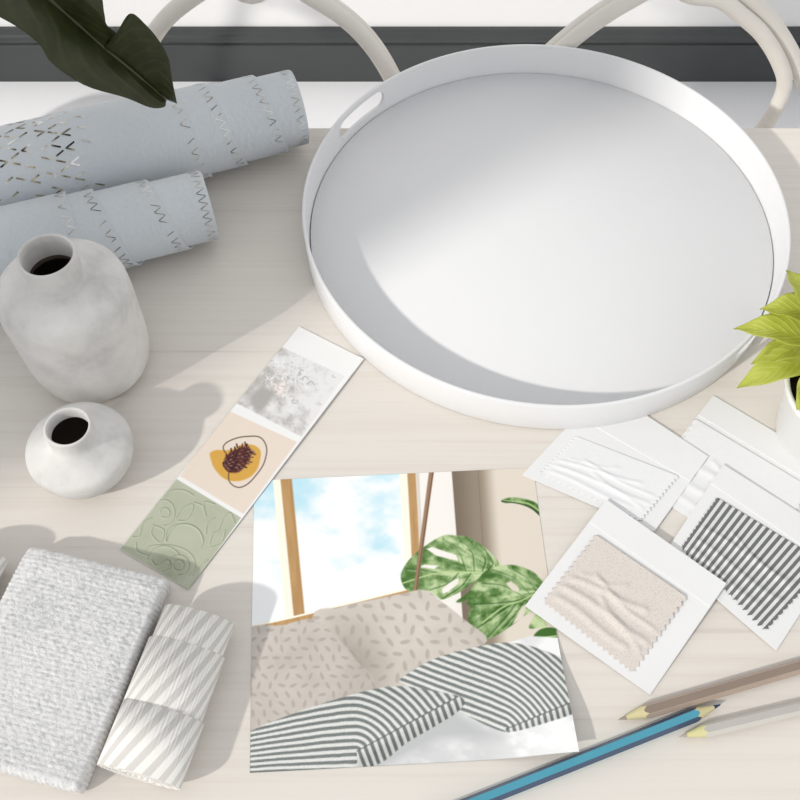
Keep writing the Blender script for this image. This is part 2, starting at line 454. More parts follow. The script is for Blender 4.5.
xs3 = [on_axis(a3, b3, *q, r3) for q in ((162, 708), (191, 644), (204, 611))]
roll('fabric_roll', 'white and beige diagonal striped fabric roll right of the grey woven throw', 'fabric roll', a3, b3, r3, 0.0022, xs3, M_diag, 'striped fabric rolls', thick=0.001, zig=0.0010, seg=144, stepped=True, phi_off=R(-60), zsq=0.54, turns_extra=8)

# ------------------------------------------------------------------ woven throw
def throw():
    h = 0.024
    tl, trr, br = P(29, 548, h), P(161, 580, h), P(74, 783, h)
    bl = tl + (br - trr)
    n, m = 200, 300
    U, Vv = np.meshgrid(np.linspace(0, 1, n), np.linspace(0, 1, m), indexing='ij')
    W_, H_ = (trr - tl).length, (bl - tl).length
    pts = (np.array(tl)[None, None] + U[..., None] * np.array(trr - tl) + Vv[..., None] * np.array(bl - tl))
    X, Y = U * W_, Vv * H_
    # basket weave: short slubby picks, offset from row to row
    row = np.floor(Y / 0.0038); off = (np.sin(row * 12.9898) * 43758.5453) % 1
    lx = 0.0058 + 0.002 * ((np.sin(row * 78.233) * 1237.1) % 1)
    fx = (X / lx + off + 0.25 * np.sin(Y * 200)) % 1; fy = (Y / 0.0038) % 1
    cell = np.floor(X / lx + off)
    rnd = (np.sin(cell * 91.7 + row * 47.3) * 9137.17) % 1
    dz = 0.0007 * np.sin(np.pi * fx) ** 0.7 * np.sin(np.pi * fy) ** 0.7 * (0.25 + rnd) + 0.00015 * RNG.standard_normal(X.shape)
    # a slow sag toward the edges
    sag = -0.002 * (sstep(0.88, 1, U) ** 1.5) - 0.003 * sstep(0.1, 0, U) - 0.002 * sstep(0.06, 0, Vv) + 0.0015 * np.sin(Vv * 5 + 1)
    pts[..., 2] += dz + sag
    V_ = [tuple(p) for p in pts.reshape(-1, 3)]
    F_ = grid_faces(n, m)
    loop = [i * m for i in range(n)] + [(n - 1) * m + j for j in range(1, m)] + [i * m + m - 1 for i in range(n - 2, -1, -1)] + [j for j in range(m - 2, 0, -1)]
    ctr = (tl + trr + bl + br) / 4
    prev = loop; K = 10
    ex, ey = (trr - tl).normalized(), (bl - tl).normalized()
    for k in range(1, K + 1):
        th = math.pi * k / K; cur = []
        for q in loop:
            i, j = divmod(q, m); p = Vector(V_[q])
            o_ = Vector((0, 0, 0))
            if i == 0: o_ -= ex
            if i == n - 1: o_ += ex
            if j == 0: o_ -= ey
            if j == m - 1: o_ += ey
            o_.normalize()
            hz = p.z - TZ
            fold = 0.0004 * math.sin(j * 0.9 + i * 0.8) * math.sin(th)
            z = TZ + hz * (0.5 + 0.5 * math.cos(th)) + 0.0002
            V_.append(tuple(Vector((p.x, p.y, z)) + o_ * (0.005 * math.sin(th) + fold))); cur.append(len(V_) - 1)
        L_ = len(loop)
        for a in range(L_):
            b = (a + 1) % L_; F_.append((prev[a], prev[b], cur[b], cur[a]))
        prev = cur
    F_.append(tuple(prev))
    nt = NT('grey_slub_weave'); v = nt.coords(rot=(0, 0, R(12)), scale=(1, 1.5, 1)); f = nt.noise(v, 190, 3, 0.6); g = nt.noise(nt.coords(), 10, 2)
    col = nt.ramp(nt.math('ADD', nt.math('MULTIPLY', f, 0.75), nt.math('MULTIPLY', g, 0.25)), [(0.33, lin((190, 190, 192))), (0.47, lin((212, 212, 212))), (0.62, lin((226, 225, 224)))])
    nt.bump(f, 0.4, 0.001)
    o = fix_normals(obj('woven_throw', V_, F_, nt.set(col, 0.9, 0.1)))
    return tag(o, 'thick folded light grey slubby woven throw at the table front left', 'throw'), tl, bl, ex, h
th_o, t_tl, t_bl, t_ex, t_h = throw()
# striped roll peeking out on the far side of the throw
dl = (t_tl - t_bl).normalized()
off = -t_ex * 0.042
A4 = t_bl + off; B4 = t_tl + off - dl * 0.012
L4 = (B4 - A4).length
roll('fabric_roll', 'striped fabric roll mostly hidden left of the grey woven throw', 'fabric roll', A4, B4, 0.0325, 0.0022, [L4 - 0.12, L4 - 0.03, L4], M_diag, 'striped fabric rolls', thick=0.001, zig=0.0010, seg=144, stepped=True, phi_off=R(-60), zsq=0.54, turns_extra=8)

# ------------------------------------------------------------------ printed pictures
def homog(src, dst):
    A_ = []; b_ = []
    for (x, y), (u, v) in zip(src, dst):
        A_.append([x, y, 1, 0, 0, 0, -u * x, -u * y]); b_.append(u)
        A_.append([0, 0, 0, x, y, 1, -v * x, -v * y]); b_.append(v)
    h = np.linalg.solve(np.array(A_, float), np.array(b_, float)); return np.append(h, 1).reshape(3, 3)
def apply_h(Hm, x, y):
    d = Hm[2, 0] * x + Hm[2, 1] * y + Hm[2, 2]
    return (Hm[0, 0] * x + Hm[0, 1] * y + Hm[0, 2]) / d, (Hm[1, 0] * x + Hm[1, 1] * y + Hm[1, 2]) / d
def vnoise(x, y, seed=0):
    xi, yi = np.floor(x), np.floor(y); fx, fy = x - xi, y - yi
    h = lambda a, b: np.abs(np.sin(a * 127.1 + b * 311.7 + seed * 74.7) * 43758.5453) % 1
    ux, uy = fx * fx * (3 - 2 * fx), fy * fy * (3 - 2 * fy)
    return (h(xi, yi) * (1 - ux) + h(xi + 1, yi) * ux) * (1 - uy) + (h(xi, yi + 1) * (1 - ux) + h(xi + 1, yi + 1) * ux) * uy
def fbm(x, y, seed=0, o=4):
    s, a, t = 0, 0.5, 0
    for k in range(o): s = s + a * vnoise(x, y, seed + k); t += a; x, y, a = x * 2.03, y * 2.03, a * 0.55
    return s / t
class Canvas:
    def __init__(s, X, Y): s.X, s.Y = X, Y; s.c = np.zeros(X.shape + (3,)); s.c[:] = 238
    def sd(s, pts):
        """signed distance to a polygon, negative inside"""
        pts = np.array([(p[0], p[1]) for p in pts], float); X, Y = s.X, s.Y
        d = np.full(X.shape, 1e9); ins = np.zeros(X.shape, bool); n = len(pts)
        for i in range(n):
            ax_, ay_ = pts[i]; bx, by = pts[(i + 1) % n]; ex, ey = bx - ax_, by - ay_
            t = np.clip(((X - ax_) * ex + (Y - ay_) * ey) / (ex * ex + ey * ey + 1e-12), 0, 1)
            d = np.minimum(d, np.hypot(X - ax_ - t * ex, Y - ay_ - t * ey))
            if by != ay_:
                cr = ((ay_ > Y) != (by > Y)) & (X < (bx - ax_) * (Y - ay_) / (by - ay_) + ax_); ins ^= cr
        return np.where(ins, -d, d)
    def line_d(s, pts):
        X, Y = s.X, s.Y; d = np.full(X.shape, 1e9)
        for i in range(len(pts) - 1):
            ax_, ay_ = pts[i][:2]; bx, by = pts[i + 1][:2]; ex, ey = bx - ax_, by - ay_
            t = np.clip(((X - ax_) * ex + (Y - ay_) * ey) / (ex * ex + ey * ey + 1e-12), 0, 1)
            d = np.minimum(d, np.hypot(X - ax_ - t * ex, Y - ay_ - t * ey))
        return d
    def put(s, mask, col):
        col = np.asarray(col, float)
        s.c = s.c * (1 - mask[..., None]) + (col if col.ndim == 3 else col[None, None]) * mask[..., None]
    def poly(s, pts, col, soft=0.7, smooth=False):
        if smooth: pts = [(v.x, v.y) for v in spline([(p[0], p[1], 0) for p in pts], len(pts) * 5, True)]
        m = np.clip(0.5 - s.sd(pts) / (2 * soft), 0, 1); s.put(m, col); return m
    def line(s, pts, wd, col, soft=0.5, smooth=True, k=1.0):
        if smooth: pts = [(v.x, v.y) for v in spline([(p[0], p[1], 0) for p in pts], len(pts) * 6)]
        s.put(k * np.clip((wd / 2 + soft - s.line_d(pts)) / (2 * soft), 0, 1), col)
def mixc(a, b, t): return np.array(a, float) * (1 - t[..., None]) + np.array(b, float) * t[..., None]

def print_sheet(name, pos_fn, n, m, X, Y, paint, thick=0.0003):
    """dense sheet whose own printed picture is stored per vertex; pos_fn(U,V) -> xyz"""
    U, Vv = np.meshgrid(np.linspace(0, 1, n), np.linspace(0, 1, m), indexing='ij')
    pts = pos_fn(U, Vv).reshape(-1, 3)
    bot = pts.copy(); bot[:, 2] -= thick
    cv = Canvas(X, Y); paint(cv)
    c = np.clip(cv.c, 0, 255) / 255; c = np.where(c <= 0.04045, c / 12.92, ((c + 0.055) / 1.055) ** 2.4)
    i, j = np.meshgrid(np.arange(n - 1), np.arange(m - 1), indexing='ij'); a = (i * m + j).ravel()
    q = np.stack([a, a + 1, a + m + 1, a + m], 1); N = n * m
    loop = np.array([i_ * m for i_ in range(n)] + [(n - 1) * m + j_ for j_ in range(1, m)] + [i_ * m + m - 1 for i_ in range(n - 2, -1, -1)] + [j_ for j_ in range(m - 2, 0, -1)])
    lp2 = np.roll(loop, -1)
    side = np.stack([loop, lp2, lp2 + N, loop + N], 1)
    faces = np.concatenate([q[:, ::-1], q + N, side])
    me = bpy.data.meshes.new(name); vv = np.concatenate([pts, bot]).astype(np.float32)
    me.vertices.add(len(vv)); me.vertices.foreach_set('co', vv.ravel())
    me.loops.add(faces.size); me.loops.foreach_set('vertex_index', faces.ravel().astype(np.int32))
    me.polygons.add(len(faces)); me.polygons.foreach_set('loop_start', np.arange(0, faces.size, 4, dtype=np.int32))
    me.update(calc_edges=True); me.validate()
    at = me.color_attributes.new('print', 'FLOAT_COLOR', 'POINT')
    col = np.ones((len(vv), 4), np.float32); col[:N, :3] = c.reshape(-1, 3) * 0.97; col[N:, :3] = 0.8
    at.data.foreach_set('color', col.ravel())
    me.polygons.foreach_set('use_smooth', np.ones(len(faces), bool))
    nt = NT('printed_' + name); ca = nt.n('ShaderNodeVertexColor', layer_name='print')
    me.materials.append(nt.set(ca.outputs[0], 0.55, 0.2))
    o = bpy.data.objects.new(name, me); C.objects.link(o); return o

GRN = (96, 134, 74)
def paint_room(cv):
    X, Y = cv.X, cv.Y
    # wall and sky
    wall = mixc((246, 242, 236), (229, 220, 207), sstep(440, 500, X)); cv.c[:] = wall
    f = fbm(X / 38, Y / 30, 3, 4)
    sky = mixc((192, 230, 244), (250, 252, 252), np.clip(sstep(0.30, 0.74, f + (Y - 480) / 420), 0, 1))
    cv.poly([(240, 470), (412, 465), (416, 600), (240, 640)], sky)
    cream = (253, 248, 232); tan = (203, 164, 112); tand = (176, 136, 90)
    cv.poly([(272, 470), (281, 470), (296.5, 622), (286, 622)], cream)
    woodv = mixc(tan, tand, np.clip(fbm(X / 3 - Y / 40, Y / 25, 9), 0, 1))
    cv.poly([(279.5, 470), (291, 470), (305.5, 622), (294.5, 624)], woodv)
    cv.line([(289, 470), (303.5, 620)], 1.5, tand, smooth=False, k=0.6)
    cv.poly([(399, 468), (408, 468), (415, 560), (407, 600)], cream)
    cv.poly([(407, 468), (415.5, 468), (420, 555), (413, 580)], woodv)
    cv.poly([(415.5, 468), (419, 468), (423, 555), (420, 555)], (222, 213, 203))
    cv.poly([(245, 628), (296, 617), (410, 588), (414, 600), (300, 640), (245, 645)], woodv)
    cv.line([(247, 627.5), (296, 616.5), (410, 588.5)], 2.0, cream, smooth=False)
    # dark recess with a soft edge
    ex = 451 + (Y - 470) * 0.075
    dark = mixc((124, 111, 96), (150, 137, 120), sstep(0, 26, X - ex))
    dark = dark * (1 - sstep(26, 46, X - ex)[..., None]) + np.array((226, 216, 202.0)) * sstep(26, 46, X - ex)[..., None]
    cv.put(np.clip((X - ex) / 1.2, 0, 1), dark)
    cv.line([(478, 470), (484, 560)], 1.0, (120, 108, 94), smooth=False, k=0.5)
    # plant
    T = lambda q: [(380 + a / 3.81, 460 + b / 3.81) for a, b in q]
    def leaf(out, mid, veins, holes, seed, dk=0, hub=(458, 428)):
        hx, hy = T([hub])[0]; th_ = np.arctan2(Y - hy, X - hx); rr_ = np.hypot(X - hx, Y - hy); th_ = np.where(th_ < 0, th_ + 2 * np.pi, th_)
        o_ = T(out); sdp = None
        g = fbm(X / 9, Y / 9, seed); g2 = fbm(th_ * 9, rr_ / 22, seed + 2, 3)
        col = mixc((66, 106, 44), (198, 216, 166), np.clip(0.08 + 1.0 * sstep(0.26, 0.72, g * 0.5 + g2 * 0.5) - dk, 0, 1))
        pts = [(v.x, v.y) for v in spline([(p[0], p[1], 0) for p in o_], len(o_) * 5, True)]
        m = np.clip(0.5 - cv.sd(pts) / 1.4, 0, 1)
        for h in holes: m = m * np.clip(0.5 + cv.sd(T(h)) / 1.4, 0, 1)
        cv.put(m, col)
        keep = cv.c.copy()
        for v in veins: cv.line(T(v), 1.0, (44, 78, 34), 0.8, k=0.7)
        for v in veins: cv.line([(a + 1.5, b + 1.3) for a, b in T(v)], 0.9, (188, 210, 158), 0.8, k=0.6)
        cv.line(T(mid), 1.3, (190, 212, 150), 0.6)
        cv.c = keep * (1 - m[..., None]) + cv.c * m[..., None]
    leaf([(462, 155), (500, 142), (560, 150), (605, 172), (640, 230), (608, 212), (570, 180), (520, 163), (480, 164)], [(470, 155), (560, 165), (610, 195)], [], [], 4, 0.35)
    cv.line(T([(466, 157), (530, 166), (580, 186), (620, 220)]), 1.2, (34, 60, 26), k=0.9)
    leaf([(80, 455), (86, 418), (120, 370), (175, 325), (240, 288), (290, 288), (340, 295), (395, 330), (432, 365), (458, 402), (400, 425), (385, 445), (345, 475), (300, 505), (240, 531), (215, 520), (180, 500), (135, 506), (98, 492)],
         [(85, 470), (200, 435), (300, 427), (410, 430)],
         [[(300, 427), (250, 380), (180, 340)], [(330, 428), (300, 350), (240, 300)], [(360, 428), (350, 350), (300, 295)], [(390, 425), (400, 370), (350, 310)], [(300, 430), (260, 470), (190, 495)], [(345, 432), (310, 480), (250, 520)], [(230, 432), (160, 420), (100, 415)], [(410, 420), (430, 390), (400, 340)]],
         [[(175, 338), (200, 332), (290, 362), (300, 385), (270, 378), (215, 365)], [(150, 408), (170, 398), (225, 403), (205, 415)], [(236, 492), (262, 470), (300, 447), (298, 470), (262, 500), (240, 510)]], 21, 0.0)
    leaf([(290, 540), (330, 510), (370, 460), (400, 425), (450, 405), (510, 400), (560, 415), (600, 440), (640, 500), (600, 560), (540, 600), (500, 632), (440, 670), (400, 681), (355, 650), (335, 600), (345, 565), (330, 548)],
         [(610, 500), (540, 535), (470, 560), (390, 620)],
         [[(540, 535), (450, 545), (360, 550)], [(560, 528), (470, 480), (390, 470)], [(580, 518), (510, 450), (430, 420)], [(600, 505), (560, 450), (490, 410)], [(500, 548), (430, 600), (370, 640)], [(520, 545), (470, 610), (410, 675)], [(550, 535), (520, 580), (470, 640)]],
         [[(480, 470), (500, 462), (530, 488), (528, 505), (505, 498)], [(505, 625), (540, 560), (562, 545), (545, 600)], [(300, 545), (335, 530), (330, 545)]], 33, 0.10, (640, 500))
    leaf([(567, 638), (600, 585), (638, 630), (600, 640)], [(600, 590), (600, 636)], [], [], 5, 0.0)
    leaf([(590, 682), (606, 648), (655, 638), (700, 660), (700, 690)], [(595, 680), (690, 668)], [], [], 6, 0.75)
    # slanted rod
    cv.poly([(429.5, 468), (434.5, 468), (417, 594), (413, 594)], (156, 125, 100)); cv.line([(433.5, 468), (416.2, 592)], 1.1, (112, 86, 68), smooth=False)
    # bed
    bed = mixc((216, 217, 217), (246, 247, 246), np.clip(sstep(0.3, 0.7, fbm(X / 40 + Y / 50, Y / 22 - X / 60, 14)) + sstep(480, 560, X) * 0.6, 0, 1))
    cv.poly([(405, 745), (455, 690), (470, 655), (530, 636), (600, 640), (600, 790), (360, 790)], bed)
    # back cushions with a scattered leaf print
    def sprig(col0, pts, seed, scale, sh):
        base = mixc(np.array(col0) * 0.93, np.array(col0) * 1.03, fbm(X / 26, Y / 22, seed)) - sh[..., None]
        a, b = X / scale, Y / (scale * 0.8); r_ = np.floor(b); a = a + (r_ % 2) * 0.5; cx_ = np.floor(a)
        h = np.abs(np.sin(cx_ * 12.99 + r_ * 78.23 + seed) * 43758.5) % 1
        an = h * 2.6 - 0.6; u, v = (a - cx_ - 0.5) * scale, (b - r_ - 0.5) * scale * 0.8
        uu, vv_ = u * np.cos(an) + v * np.sin(an), -u * np.sin(an) + v * np.cos(an)
        k = np.clip(1.4 - np.hypot(uu / (scale * 0.29), vv_ / (scale * 0.12)), 0, 0.45) / 0.45
        base = base * (1 - 0.45 * k[..., None]) + np.array((160, 150, 140.0)) * 0.45 * k[..., None]
        cv.poly(pts, base, 0.8, True)
    sprig((216, 207, 198), [(312, 618), (340, 607), (371, 600), (400, 594), (424, 590), (441, 601), (465, 620), (487, 641), (450, 660), (402, 690), (330, 690)], 2, 15, 40 * sstep(44, 0, np.hypot((X - 352) * 0.8, (Y - 668) * 0.6)) + 10 * sstep(440, 490, X))
    sprig((208, 200, 192), [(240, 639), (284, 625), (308, 619), (322, 624), (340, 640), (356, 660), (374, 690), (300, 745), (240, 760)], 8, 11.5, 16 * sstep(322, 370, X) + 6 * sstep(260, 245, X))
    # striped cushions: bands bend round the front corner and run down into the seam
    def striped(pts, Cn, n1_, n2_, drop, e2, per, sh):
        """bands run in from the left, bend round the front corner Cn and go down into the seam e2"""
        dx, dy = X - Cn[0], Y - Cn[1]; e2 = np.array(e2, float) / np.hypot(*e2)
        kk = (np.maximum(-dx, 0) / 106) ** 1.3
        A_ = ((dx * n1_[0] + dy * n1_[1]) + drop[0] * kk) / (1 - drop[1] * np.minimum(kk, 1.2))
        B_ = dx * n2_[0] + dy * n2_[1]
        below = -(e2[0] * dy - e2[1] * dx)                       # positive above the seam line
        B_ = np.where(below < 0, B_ + 1.6, B_)
        A_ = np.where((below < 0) & (dx > 0), 0.0, A_)
        wob = 1.2 * (fbm(X / 14, Y / 14, 40) - 0.5)
        up_ = np.maximum(A_, 0); se = np.maximum(B_, 0); pw = 2.6
        d = np.where((A_ >= 0) & (B_ >= 0), (up_ ** pw + se ** pw) ** (1 / pw), np.where((A_ < 0) & (dx < 0), A_, np.where(B_ > 0, B_, A_)))
        q = ((d + wob) / per) % 1; k = sstep(0.17, 0.33, np.abs(q - 0.5))
        tw = (fbm(X * 0.9, Y * 0.9, 50, 2) - 0.5) * 22
        col = mixc((124, 130, 128), (226, 227, 223), k) + tw[..., None] - sh(below, A_)[..., None]
        cv.poly(pts, col, 0.7, False)
        seam = [(Cn[0] + e2[0] * t, Cn[1] + e2[1] * t) for t in (0, 40, 80, 120)]
        keep = cv.c.copy(); cv.line(seam, 1.2, (92, 96, 95), 0.6, False, 0.7)
        m = np.clip(0.5 - cv.sd(pts) / 1.4, 0, 1); cv.c = keep * (1 - m[..., None]) + cv.c * m[..., None]
    cv.poly([(452, 706), (500, 738), (440, 742), (375, 775), (365, 760)], (196, 197, 198), 8)
    E5 = lambda q: [(380 + a / 3.636, 620 + b / 3.636) for a, b in q]
    sm = lambda q: [(v.x, v.y) for v in spline([(a, b, 0) for a, b in q], len(q) * 4, True)]
    striped(sm(E5([(72, 217), (110, 190), (200, 140), (340, 100), (450, 82), (540, 93), (620, 120), (668, 150), (705, 250), (720, 300), (715, 335), (600, 375), (500, 403), (450, 406), (380, 380), (290, 332), (290, 335), (220, 310), (140, 262), (90, 234)])),
            (506, 729), (0.37, -0.93), (0.95, -0.25), (2, 0.0), (66, -27), 6.4, lambda a, b: 22 * sstep(0, -10, a) + 8 * sstep(60, 90, b))
    E2 = lambda q: [(240 + a / 2.286, 460 + b / 2.286) for a, b in q]
    striped(sm(E2([(10, 634), (100, 588), (200, 553), (300, 525), (370, 517), (440, 528), (508, 543), (502, 572), (440, 612), (380, 647), (300, 702), (150, 712), (10, 722)])),
            (357, 751), (0.0, -1.0), (0.94, -0.35), (8, 0.28), (102, -55), 7.2, lambda a, b: 24 * sstep(0, -12, a) * sstep(350, 362, X) + 6 * sstep(30, 60, b))
    cv.c = cv.c

# the photograph print
ZC = 0.012
pc_tl, pc_tr, pc_br, pc_bl = (254, 481), (533, 468), (579, 752), (250, 773)
def room_pos(U, Vv):
    lift = ZC * sstep(0.70, 1.0, U) ** 1.3 * sstep(0.55, 1.0, Vv) ** 1.2
    Z = 0.0006 + lift
    w_tl, w_tr, w_bl, w_br = [np.array(P(*q)) for q in (pc_tl, pc_tr, pc_bl, pc_br)]
    w_br = np.array(P(*pc_br, ZC)); 
    U_, V3 = U[..., None], Vv[..., None]
    p = (1 - U_) * (1 - V3) * w_tl + U_ * (1 - V3) * w_tr + (1 - U_) * V3 * w_bl + U_ * V3 * w_br
    bow = -0.0015 * np.sin(np.pi * np.clip(Vv, 0, 1)) * sstep(0.8, 1, U)
    p[..., 0] += bow
    p[..., 2] = TZ + Z
    return p
n_, m_ = 470, 430
U, Vv = np.meshgrid(np.linspace(0, 1, n_), np.linspace(0, 1, m_), indexing='ij')
pp = room_pos(U, Vv)
def to_px(p):
    x, y, z = p[..., 0], p[..., 1], p[..., 2] - TZ - CAMH
    dep = y * cT - z * sT; upv = y * sT + z * cT
    return 400 + FPX * x / dep, 400 - FPX * upv / dep
PX, PYY = to_px(pp)      # picture coordinates of the print
o = print_sheet('photo_print', room_pos, n_, m_, PX, PYY, paint_room)
tag(o, 'printed photograph of striped cushions and a leafy plant by a window', 'photo print')

# the strip with three samples
def paint_strip(cv):
    X, Y = cv.X, cv.Y; cv.c[:] = (240, 240, 239)
    # grey floral sketch
    q1 = [(280, 346), (345, 376), (301.5, 437), (236, 403)]
    f = fbm(X / 10, Y / 10, 60, 5); g = fbm(X / 4 + 3, Y / 4, 61, 4)
    c1 = mixc((186, 183, 180), (232, 231, 230), np.clip(sstep(0.25, 0.7, f * 0.6 + g * 0.4 + (X - 270) / 260 ), 0, 1))
    c1 = c1 - 40 * sstep(0.60, 0.74, g)[..., None] * sstep(40, 10, np.hypot(X - 282, Y - 376))[..., None]
    c1 = c1 + np.array((14, 6, 2.0)) * sstep(12, 3, np.hypot(X - 280, Y - 388))[..., None]
    cv.poly(q1, c1, 0.6)
    rs = random.Random(12)
    for k in range(34):
        a, b = rs.gauss(285, 14), rs.gauss(382, 13); an = rs.uniform(0, 6.28); ln = rs.uniform(2, 6)
        if cv.X.size: 
            pts = [(a, b), (a + ln * math.cos(an), b + ln * math.sin(an)), (a + ln * math.cos(an + 0.7) * 1.4, b + ln * math.sin(an + 0.7) * 1.4)]
            cv.line(pts, 0.8, rs.choice([(160, 156, 154), (246, 246, 246), (176, 172, 170), (240, 238, 236)]), 0.6, k=0.8)
    cv.poly([(250, 396), (262, 386), (276, 392), (262, 412), (254, 410)], (176, 174, 170), 2.5)
    keep = None
    m1 = np.clip(0.5 - cv.sd(q1) / 1.2, 0, 1); cv.c = np.array((240, 240, 239.0)) * (1 - m1[..., None]) + cv.c * m1[..., None]
    # peach card with blob, line and pine cone
    cv.poly([(227, 410), (297, 442), (243.5, 514), (180, 476)], (231, 217, 203), 0.6)
    Q = lambda q: [(200 + a / 8, 400 + b / 8) for a, b in q]
    cv.poly(Q([(80, 450), (85, 420), (130, 400), (200, 402), (270, 390), (320, 362), (390, 355), (450, 370), (485, 410), (480, 480), (460, 550), (410, 610), (330, 645), (250, 648), (180, 620), (110, 540)]), (214, 166, 78), 0.7, True)
    cv.line(Q([(232, 570), (228, 620), (240, 660), (280, 692), (330, 697), (390, 665), (450, 600), (505, 520), (532, 430), (530, 370), (505, 320), (465, 293), (400, 290), (310, 300), (230, 330), (190, 365), (190, 400), (222, 445)]), 1.0, (84, 66, 60), 0.5)
    cone = Q([(188, 505), (205, 455), (255, 412), (310, 385), (352, 372), (405, 398), (408, 430), (385, 492), (342, 552), (290, 582), (228, 572), (194, 540)])
    rs = random.Random(3)
    cv.poly(cone, (92, 52, 48), 1.0, True)
    ax0, ax1 = (226, 468.5), (249, 449.5)
    L_ = math.hypot(ax1[0] - ax0[0], ax1[1] - ax0[1]); ua = ((ax1[0] - ax0[0]) / L_, (ax1[1] - ax0[1]) / L_); un = (-ua[1], ua[0])
    for row in range(9):
        t = row / 8; wd = 10.0 * math.sin(math.pi * (0.16 + 0.74 * (1 - t) ** 0.9)) ** 0.9
        for c_ in range(-3, 4):
            s_ = (c_ + 0.5 * (row % 2)) / 3.0
            if abs(s_) > 1.05: continue
            bx, by = ax0[0] + ua[0] * L_ * t + un[0] * wd * s_, ax0[1] + ua[1] * L_ * t + un[1] * wd * s_
            dx, dy = ua[0] * 1.7 + un[0] * 2.6 * s_, ua[1] * 1.7 + un[1] * 2.6 * s_
            dx += rs.uniform(-0.4, 0.4); dy += rs.uniform(-0.4, 0.4)
            cv.line([(bx, by), (bx + dx, by + dy)], 1.5, rs.choice([(62, 28, 32), (46, 20, 26), (78, 38, 38)]), 0.5, False)
            if rs.random() < 0.6: cv.line([(bx + dx * 0.5 - 0.8 * un[0], by + dy * 0.5 - 0.8 * un[1]), (bx + dx * 1.25, by + dy * 1.25)], 0.7, rs.choice([(186, 140, 122), (150, 104, 96), (206, 170, 150)]), 0.4, False, 0.85)
    # sage card with embossed scrolls
    q3 = [(176.5, 479), (241, 517.6), (189, 590), (120, 549)]
    c3 = mixc((174, 179, 157), (194, 197, 177), fbm(X / 30, Y / 30, 70))
    cv.poly(q3, c3, 0.6)
    S_ = lambda q: [(110 + a / 5.714, 460 + b / 5.714) for a, b in q]
    dk, lt = (126, 136, 112), (212, 216, 196)
    def circ(cx_, cy_, r_, a0=0, a1=6.3, sq=1.0): return [(cx_ + r_ * math.cos(a), cy_ + sq * r_ * math.sin(a)) for a in np.linspace(a0, a1, 12)]
    curves = [circ(310, 300, 62, -2.6, 1.6, 1.2), circ(315, 300, 28, -3, 2.2), circ(430, 470, 105, -3.1, -0.1), [(320, 460), (330, 400), (380, 370), (450, 365), (510, 400), (535, 460), (520, 500)],
              [(380, 330), (410, 280), (470, 250), (475, 280), (440, 340), (390, 345)], [(480, 240), (530, 260), (550, 320), (540, 240), (600, 250)], [(570, 480), (590, 420), (620, 400), (650, 330), (690, 300), (715, 360)], [(580, 500), (640, 470), (660, 400)],
              [(310, 215), (350, 175), (420, 170), (480, 200)], [(130, 440), (170, 430), (190, 360), (240, 330)], [(200, 520), (240, 490), (340, 485), (430, 510), (480, 560), (485, 620), (450, 660)], circ(395, 600, 30), circ(395, 600, 58, -3.2, 1.6), circ(310, 590, 100, -2.9, -0.5), [(240, 570), (270, 600), (330, 570), (350, 610), (300, 640)], [(560, 570), (520, 600), (470, 660)], [(250, 370), (240, 420), (290, 470), (310, 400), (250, 370)], [(600, 330), (560, 360), (550, 420)], [(150, 470), (160, 520), (220, 545)]]
    base = cv.c.copy()
    for q in curves:
        cv.line(S_(q), 0.9, dk, 0.6, k=0.8); cv.line([(a - 1.1, b + 1.0) for a, b in S_(q)], 0.8, lt, 0.6, k=0.6)
    rosette = sstep(26, 10, np.hypot(X - 170, (Y - 566) * 1.2)); cv.c = cv.c - 20 * (rosette * (0.3 + fbm(X / 5, Y / 5, 80)))[..., None]
    m3 = np.clip(0.5 - cv.sd(q3) / 1.2, 0, 1); cv.c = base * (1 - m3[..., None]) + cv.c * m3[..., None]
st = [(299, 327), (364, 360), (188.5, 590), (119.5, 549.5)]
SW = [np.array(P(*q)) for q in st]
def strip_pos(U, Vv):
    U_, V3 = U[..., None], Vv[..., None]
    p = (1 - U_) * (1 - V3) * SW[0] + U_ * (1 - V3) * SW[1] + U_ * V3 * SW[2] + (1 - U_) * V3 * SW[3]
    p[..., 2] = TZ + 0.0012 + 0.0009 * sstep(0.8, 1, U) + 0.0006 * np.sin(Vv * 6)
    return p
n2, m2 = 150, 520
U, Vv = np.meshgrid(np.linspace(0, 1, n2), np.linspace(0, 1, m2), indexing='ij')
PX, PYY = to_px(strip_pos(U, Vv))
o = print_sheet('sample_strip', strip_pos, n2, m2, PX, PYY, paint_strip)
tag(o, 'paper strip of three samples, pine cone card in the middle, beside the tray', 'sample strip')

